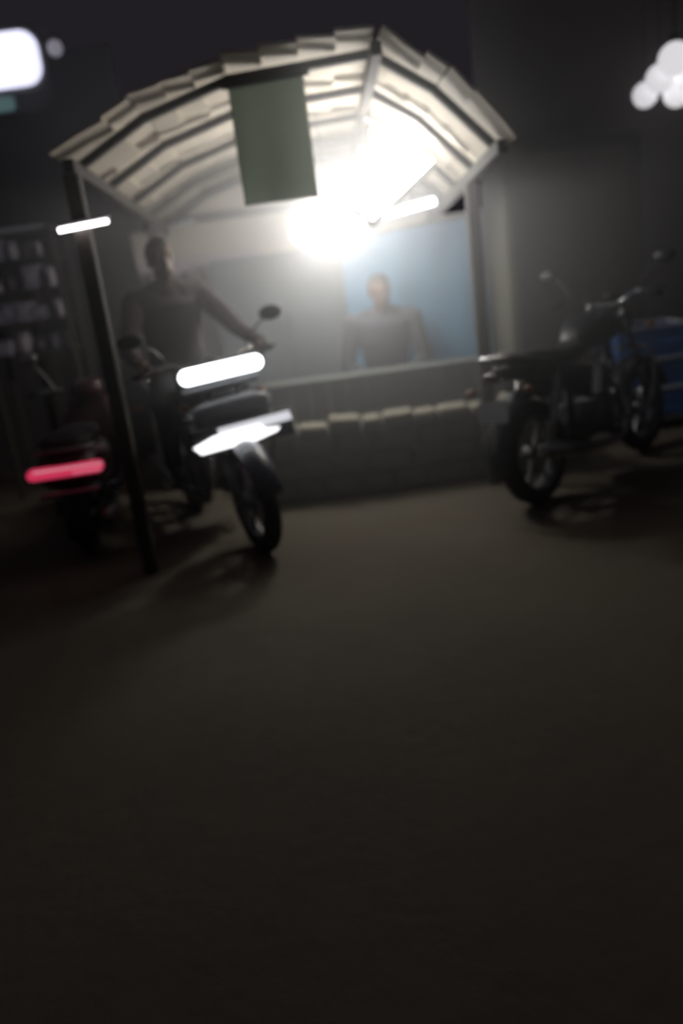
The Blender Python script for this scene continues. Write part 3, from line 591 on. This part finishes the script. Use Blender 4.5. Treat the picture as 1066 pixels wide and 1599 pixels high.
for s_ in (-1, 1):
    bm = NB(); tube(bm, smoothpts([(s_ * 0.08, 0.95, 0.87), (s_ * 0.22, 0.92, 0.89), (s_ * 0.35, 0.86, 0.88)]), 0.012, 8); hb = obj('handlebar', bm, 'chrome', sco, True)
    bm = NB(); tube(bm, [(s_ * 0.24, 0.912, 0.889), (s_ * 0.36, 0.858, 0.88)], 0.018, 10); obj('grip', bm, 'rubber', hb, True)
    bm = NB(); tube(bm, smoothpts([(s_ * 0.20, 0.92, 0.90), (s_ * 0.25, 0.92, 1.0), (s_ * 0.31, 0.92, 1.08)]), 0.006, 6); mi = obj('mirror_stalk', bm, 'chrome', sco)
    bm = NB(); ell(bm, (s_ * 0.33, 0.92, 1.11), (0.065, 0.016, 0.04), 16, 10); obj('mirror', bm, 'chrome', mi, True)
    bm = NB(); ell(bm, (s_ * 0.19, -0.20, SZ + 0.0), (0.02, 0.045, 0.03), 12, 8); obj('indicator', bm, 'amber', sco, True)
    bm = NB(); tube(bm, [(s_ * 0.06, 0.0, 0.215), (s_ * 0.09, 0.40, 0.30)], 0.03, 8); obj('engine_arm', bm, 'black', sco)
bm = NB(); tube(bm, smoothpts([(-0.16, -0.05, SZ + 0.09), (-0.15, -0.26, SZ + 0.12), (0, -0.31, SZ + 0.125), (0.15, -0.26, SZ + 0.12), (0.16, -0.05, SZ + 0.09)]), 0.010, 8); obj('grab_rail', bm, 'alloy', sco, True)
bm = NB(); tube(bm, [(0.12, 0.35, 0.20), (0.15, 0.1, 0.20), (0.165, -0.22, 0.25)], [0.02, 0.045, 0.04], 12); obj('exhaust', bm, 'alloy', sco, True)

# ------------------------------------------------------------------ goods rack on the left
GX0, GX1, GY = at(-40, 450, 6.6).x, at(98, 450, 6.6).x, 6.75
rk = tag(empty('goods_rack', ((GX0 + GX1) / 2, GY, 0)), 'dark shelf rack stacked with grey cartons left of the stall', 'rack')
rw = GX1 - GX0; tops = [at(40, y, GY - 0.2).z for y in (352, 402, 452, 502, 552)]
for sx in (-1, 1):
    for sy in (-1, 1):
        bm = NB(); box(bm, (sx * rw / 2, sy * 0.18, (tops[0] + 0.02) / 2), (0.035, 0.035, tops[0] + 0.02)); obj('upright', bm, 'darkwood', rk)
for k, z in enumerate(tops):
    bm = NB(); box(bm, (0, 0, z - 0.012), (rw - 0.04, 0.38, 0.02)); obj('shelf', bm, 'craterim' if k == 0 else 'darkwood', rk)
SHN = ('uppermost', 'second highest', 'third highest', 'lowest')
for k, z in enumerate(tops[1:]):
    gap = tops[k] - z - 0.03; x = GX0 + 0.035
    while x < GX1 - 0.12:
        wd = random.uniform(0.10, 0.17); wd = min(wd, GX1 - 0.03 - x); h = gap * random.uniform(0.5, 0.92)
        if random.random() < 0.62:
            t = tag(empty('carton', (x + wd / 2, GY - 0.06, z)), 'small grey lilac carton on the %s shelf of the goods rack' % SHN[k], 'carton', 'cartons on the goods rack, %s shelf' % SHN[k])
            bm = NB(); box(bm, (0, 0, h / 2 - 0.001), (wd - 0.012, 0.2, h), None, 0.004, 1); obj('box', bm, random.choice(['carton', 'carton2']), t)
            bm = NB(); box(bm, (0, -0.101, h * 0.55), (wd * 0.6, 0.003, h * 0.4)); obj('paper_label', bm, 'sack', t)
        else:
            t = tag(empty('packet', (x + wd / 2, GY - 0.06, z)), 'bulging pale packet standing on the %s shelf of the goods rack' % SHN[k], 'packet', 'packets on the goods rack, %s shelf' % SHN[k])
            bm = NB(); rings(bm, [[Vector((math.copysign(abs(math.cos(a)) ** 0.7, math.cos(a)) * wd * 0.45 * s1, math.sin(a) * 0.07 * s2, h * zz)) for a in [2 * math.pi * q / 14 for q in range(14)]] for zz, s1, s2 in ((0, 0.9, 0.8), (0.12, 1, 1), (0.6, 0.98, 0.95), (0.85, 0.95, 0.4), (0.96, 1.0, 0.06), (1.0, 1.0, 0.06))]); obj('bag', bm, 'sack', t, True)
            bm = NB(); box(bm, (0, 0, h * 0.93), (wd * 0.94, 0.014, 0.012)); obj('sealed_edge', bm, 'carton2', t)
        x += wd
# stick light across the front post
ka, kb = at(92, 360, 4.366), at(168, 345, 4.366); ko = (ka + kb) / 2
ks = tag(empty('stick_light', ko), 'short thin white stick light fixed across the front post of the stall shed', 'stick light')
bm = NB(); tube(bm, [ka - ko, kb - ko], 0.011, 10); obj('tube', bm, 'e_stick', ks, True)
bm = NB(); tube(bm, [ka - ko + Vector((-0.01, 0.008, 0.018)), kb - ko + Vector((0.01, 0.008, 0.018))], 0.011, 8); obj('holder', bm, 'alloy', ks)

# ------------------------------------------------------------------ sign box and small lamp at upper left
sg = at(0, 103, 7.2); sc_ = 1.0
sn = tag(empty('light_box_sign', (sg.x - 0.28, sg.y, sg.z)), 'glowing white sign box with a teal lower band', 'sign')
def rrect(bm, c, w_, h_, d_, r_):
    pts = []
    for sx, sz_, a0 in ((1, 1, 0), (-1, 1, 90), (-1, -1, 180), (1, -1, 270)):
        for k in range(6):
            a = R(a0 + 18 * k); pts.append(Vector((c[0] + sx * (w_ / 2 - r_) + math.cos(a) * r_, c[1], c[2] + sz_ * (h_ / 2 - r_) + math.sin(a) * r_)))
    return prism(bm, pts, (0, d_, 0))
bm = NB(); rrect(bm, (0, 0, -0.04), 1.22, 0.56, 0.14, 0.14); obj('casing', bm, 'greypanel', sn)
bm = NB(); rrect(bm, (0, -0.015, 0.03), 1.18, 0.38, 0.015, 0.13); obj('lit_face', bm, 'e_sign', sn)
bm = NB(); rrect(bm, (-0.12, -0.015, -0.265), 0.9, 0.10, 0.015, 0.03); obj('teal_band', bm, 'teal', sn)
bm = NB(); box(bm, (0, 0.335, -0.05), (0.06, 0.43, 0.06)); obj('bracket', bm, 'darkwood', sn)
bm = NB(); box(bm, (0, 0.55, -sg.z / 2), (0.07, 0.07, sg.z)); obj('pole', bm, 'darkwood', sn)
lp = at(86, 75, 7.2)
sl = tag(empty('small_lamp', lp), 'tiny dim round lamp beside the white sign box', 'lamp')
bm = NB(); ell(bm, (0, 0, 0), (0.055, 0.055, 0.06), 16, 12); obj('globe', bm, 'e_small', sl, True)
bm = NB(); lathe(bm, [(0.004, 0.05), (0.03, 0.05), (0.03, 0.08), (0.004, 0.085)], 12); tube(bm, [(0, 0, 0.08), (-0.1, 0.02, 0.16), (-0.3, 0.04, 0.18)], 0.008, 6); obj('arm', bm, 'black', sl)

# ------------------------------------------------------------------ globe lamps at upper right
for k, (x, y, r_) in enumerate(((1053, 92, 24), (1030, 122, 21), (1007, 148, 19), (1056, 146, 20), (1080, 118, 24), (1092, 150, 22))):
    yy = (5.6, 5.85, 6.1, 6.1, 5.85, 6.35)[k]; p = at(x, y, yy); rr = (r_ - 2) / F * (yy + 0.3)
    t = tag(empty('globe_lamp', p), 'dim white globe lamp in the cluster on the plaster wall', 'globe lamp', 'globe lamps clustered by the plaster wall')
    bm = NB(); ell(bm, (0, 0, 0), (rr, rr, rr), 20, 14); obj('globe', bm, 'e_globe', t, True)
    bm = NB(); lathe(bm, [(0.004, rr * 0.96), (0.035, rr * 0.95), (0.03, rr + 0.035), (0.004, rr + 0.04)], 12); obj('cap', bm, 'black', t, True)
    bm = NB(); tube(bm, [(0, 0, rr + 0.03), (0, 0, 4.02 - p.z)], 0.004, 6); obj('cord', bm, 'wire', t)

lbx = at(1045, 100, 6.0).x
cp = tag(empty('lamp_canopy', (lbx, 6.35, 4.0)), 'dark board canopy on the plaster wall that carries the globe lamps', 'canopy')
for k in range(5):
    bm = NB(); box(bm, (-0.4 + 0.2 * k, 0, 0.035), (0.195, 1.85, 0.03)); obj('board', bm, 'darkwood', cp)
for y in (-0.7, 0.6):
    bm = NB(); box(bm, (0, y, 0.075), (1.0, 0.06, 0.05)); obj('batten', bm, 'darkwood', cp)

# ------------------------------------------------------------------ blue crates on a dark cart at the right
CY = 6.15; e0 = at(964, 640, CY); zt = at(1010, 655, CY).z
ca = tag(empty('wooden_pallet', (e0.x + 0.27, CY + 0.2, 0)), 'dark wooden pallet under the blue crates', 'pallet')
for k in range(5):
    bm = NB(); box(bm, (0.0, -0.2 + 0.1 * k, zt - 0.01), (0.66, 0.085, 0.02)); obj('deck_plank', bm, 'darkwood', ca)
for k in (-1, 0, 1):
    bm = NB(); box(bm, (k * 0.29, 0, (zt - 0.02) / 2), (0.07, 0.48, zt - 0.02)); obj('stringer', bm, 'darkwood', ca)
def crate(loc, rz, label, hgt):
    t = tag(empty('plastic_crate', loc, rz), label, 'crate', 'blue crates on the pallet')
    W, D = 0.50, 0.34
    bm = NB(); box(bm, (0, 0, 0.008), (W - 0.01, D - 0.01, 0.016)); obj('base', bm, 'crateblue', t)
    n = 2
    for q in range(n):
        z = 0.02 + (hgt - 0.05) * (q + 0.5) / n
        for sy in (-1, 1):
            bm = NB(); box(bm, (0, sy * D / 2, z), (W, 0.012, (hgt - 0.05) / n - 0.014)); obj('slat', bm, 'crateblue', t)
        for sx in (-1, 1):
            bm = NB(); box(bm, (sx * W / 2, 0, z), (0.012, D, (hgt - 0.05) / n - 0.014)); obj('slat', bm, 'crateblue', t)
    for sx in (-1, 1):
        for sy in (-1, 1):
            bm = NB(); box(bm, (sx * (W / 2 - 0.012), sy * (D / 2 - 0.012), hgt / 2 - 0.008), (0.035, 0.035, hgt - 0.02), None, 0.005, 1); obj('corner_post', bm, 'crateblue', t)
    bm = NB()
    for sy in (-1, 1): box(bm, (0, sy * (D / 2 + 0.004), hgt - 0.016), (W + 0.03, 0.026, 0.018))
    for sx in (-1, 1): box(bm, (sx * (W / 2 + 0.004), 0, hgt - 0.016), (0.026, D + 0.03, 0.018))
    obj('rim', bm, 'craterim', t)
z = zt
for k, (y, lab) in enumerate(((612, 'blue plastic crate with pale rim, bottom of the stack on the pallet'), (566, 'blue plastic crate with pale rim, middle of the stack on the pallet'), (514, 'blue plastic crate with pale rim, topmost of the stack on the pallet'))):
    zn = at(1010, y - 6, CY).z
    crate((e0.x + 0.25 + 0.01 * k, CY + 0.2, z), R(1.5 * (k - 1)), lab, zn - z); z = zn - 0.006
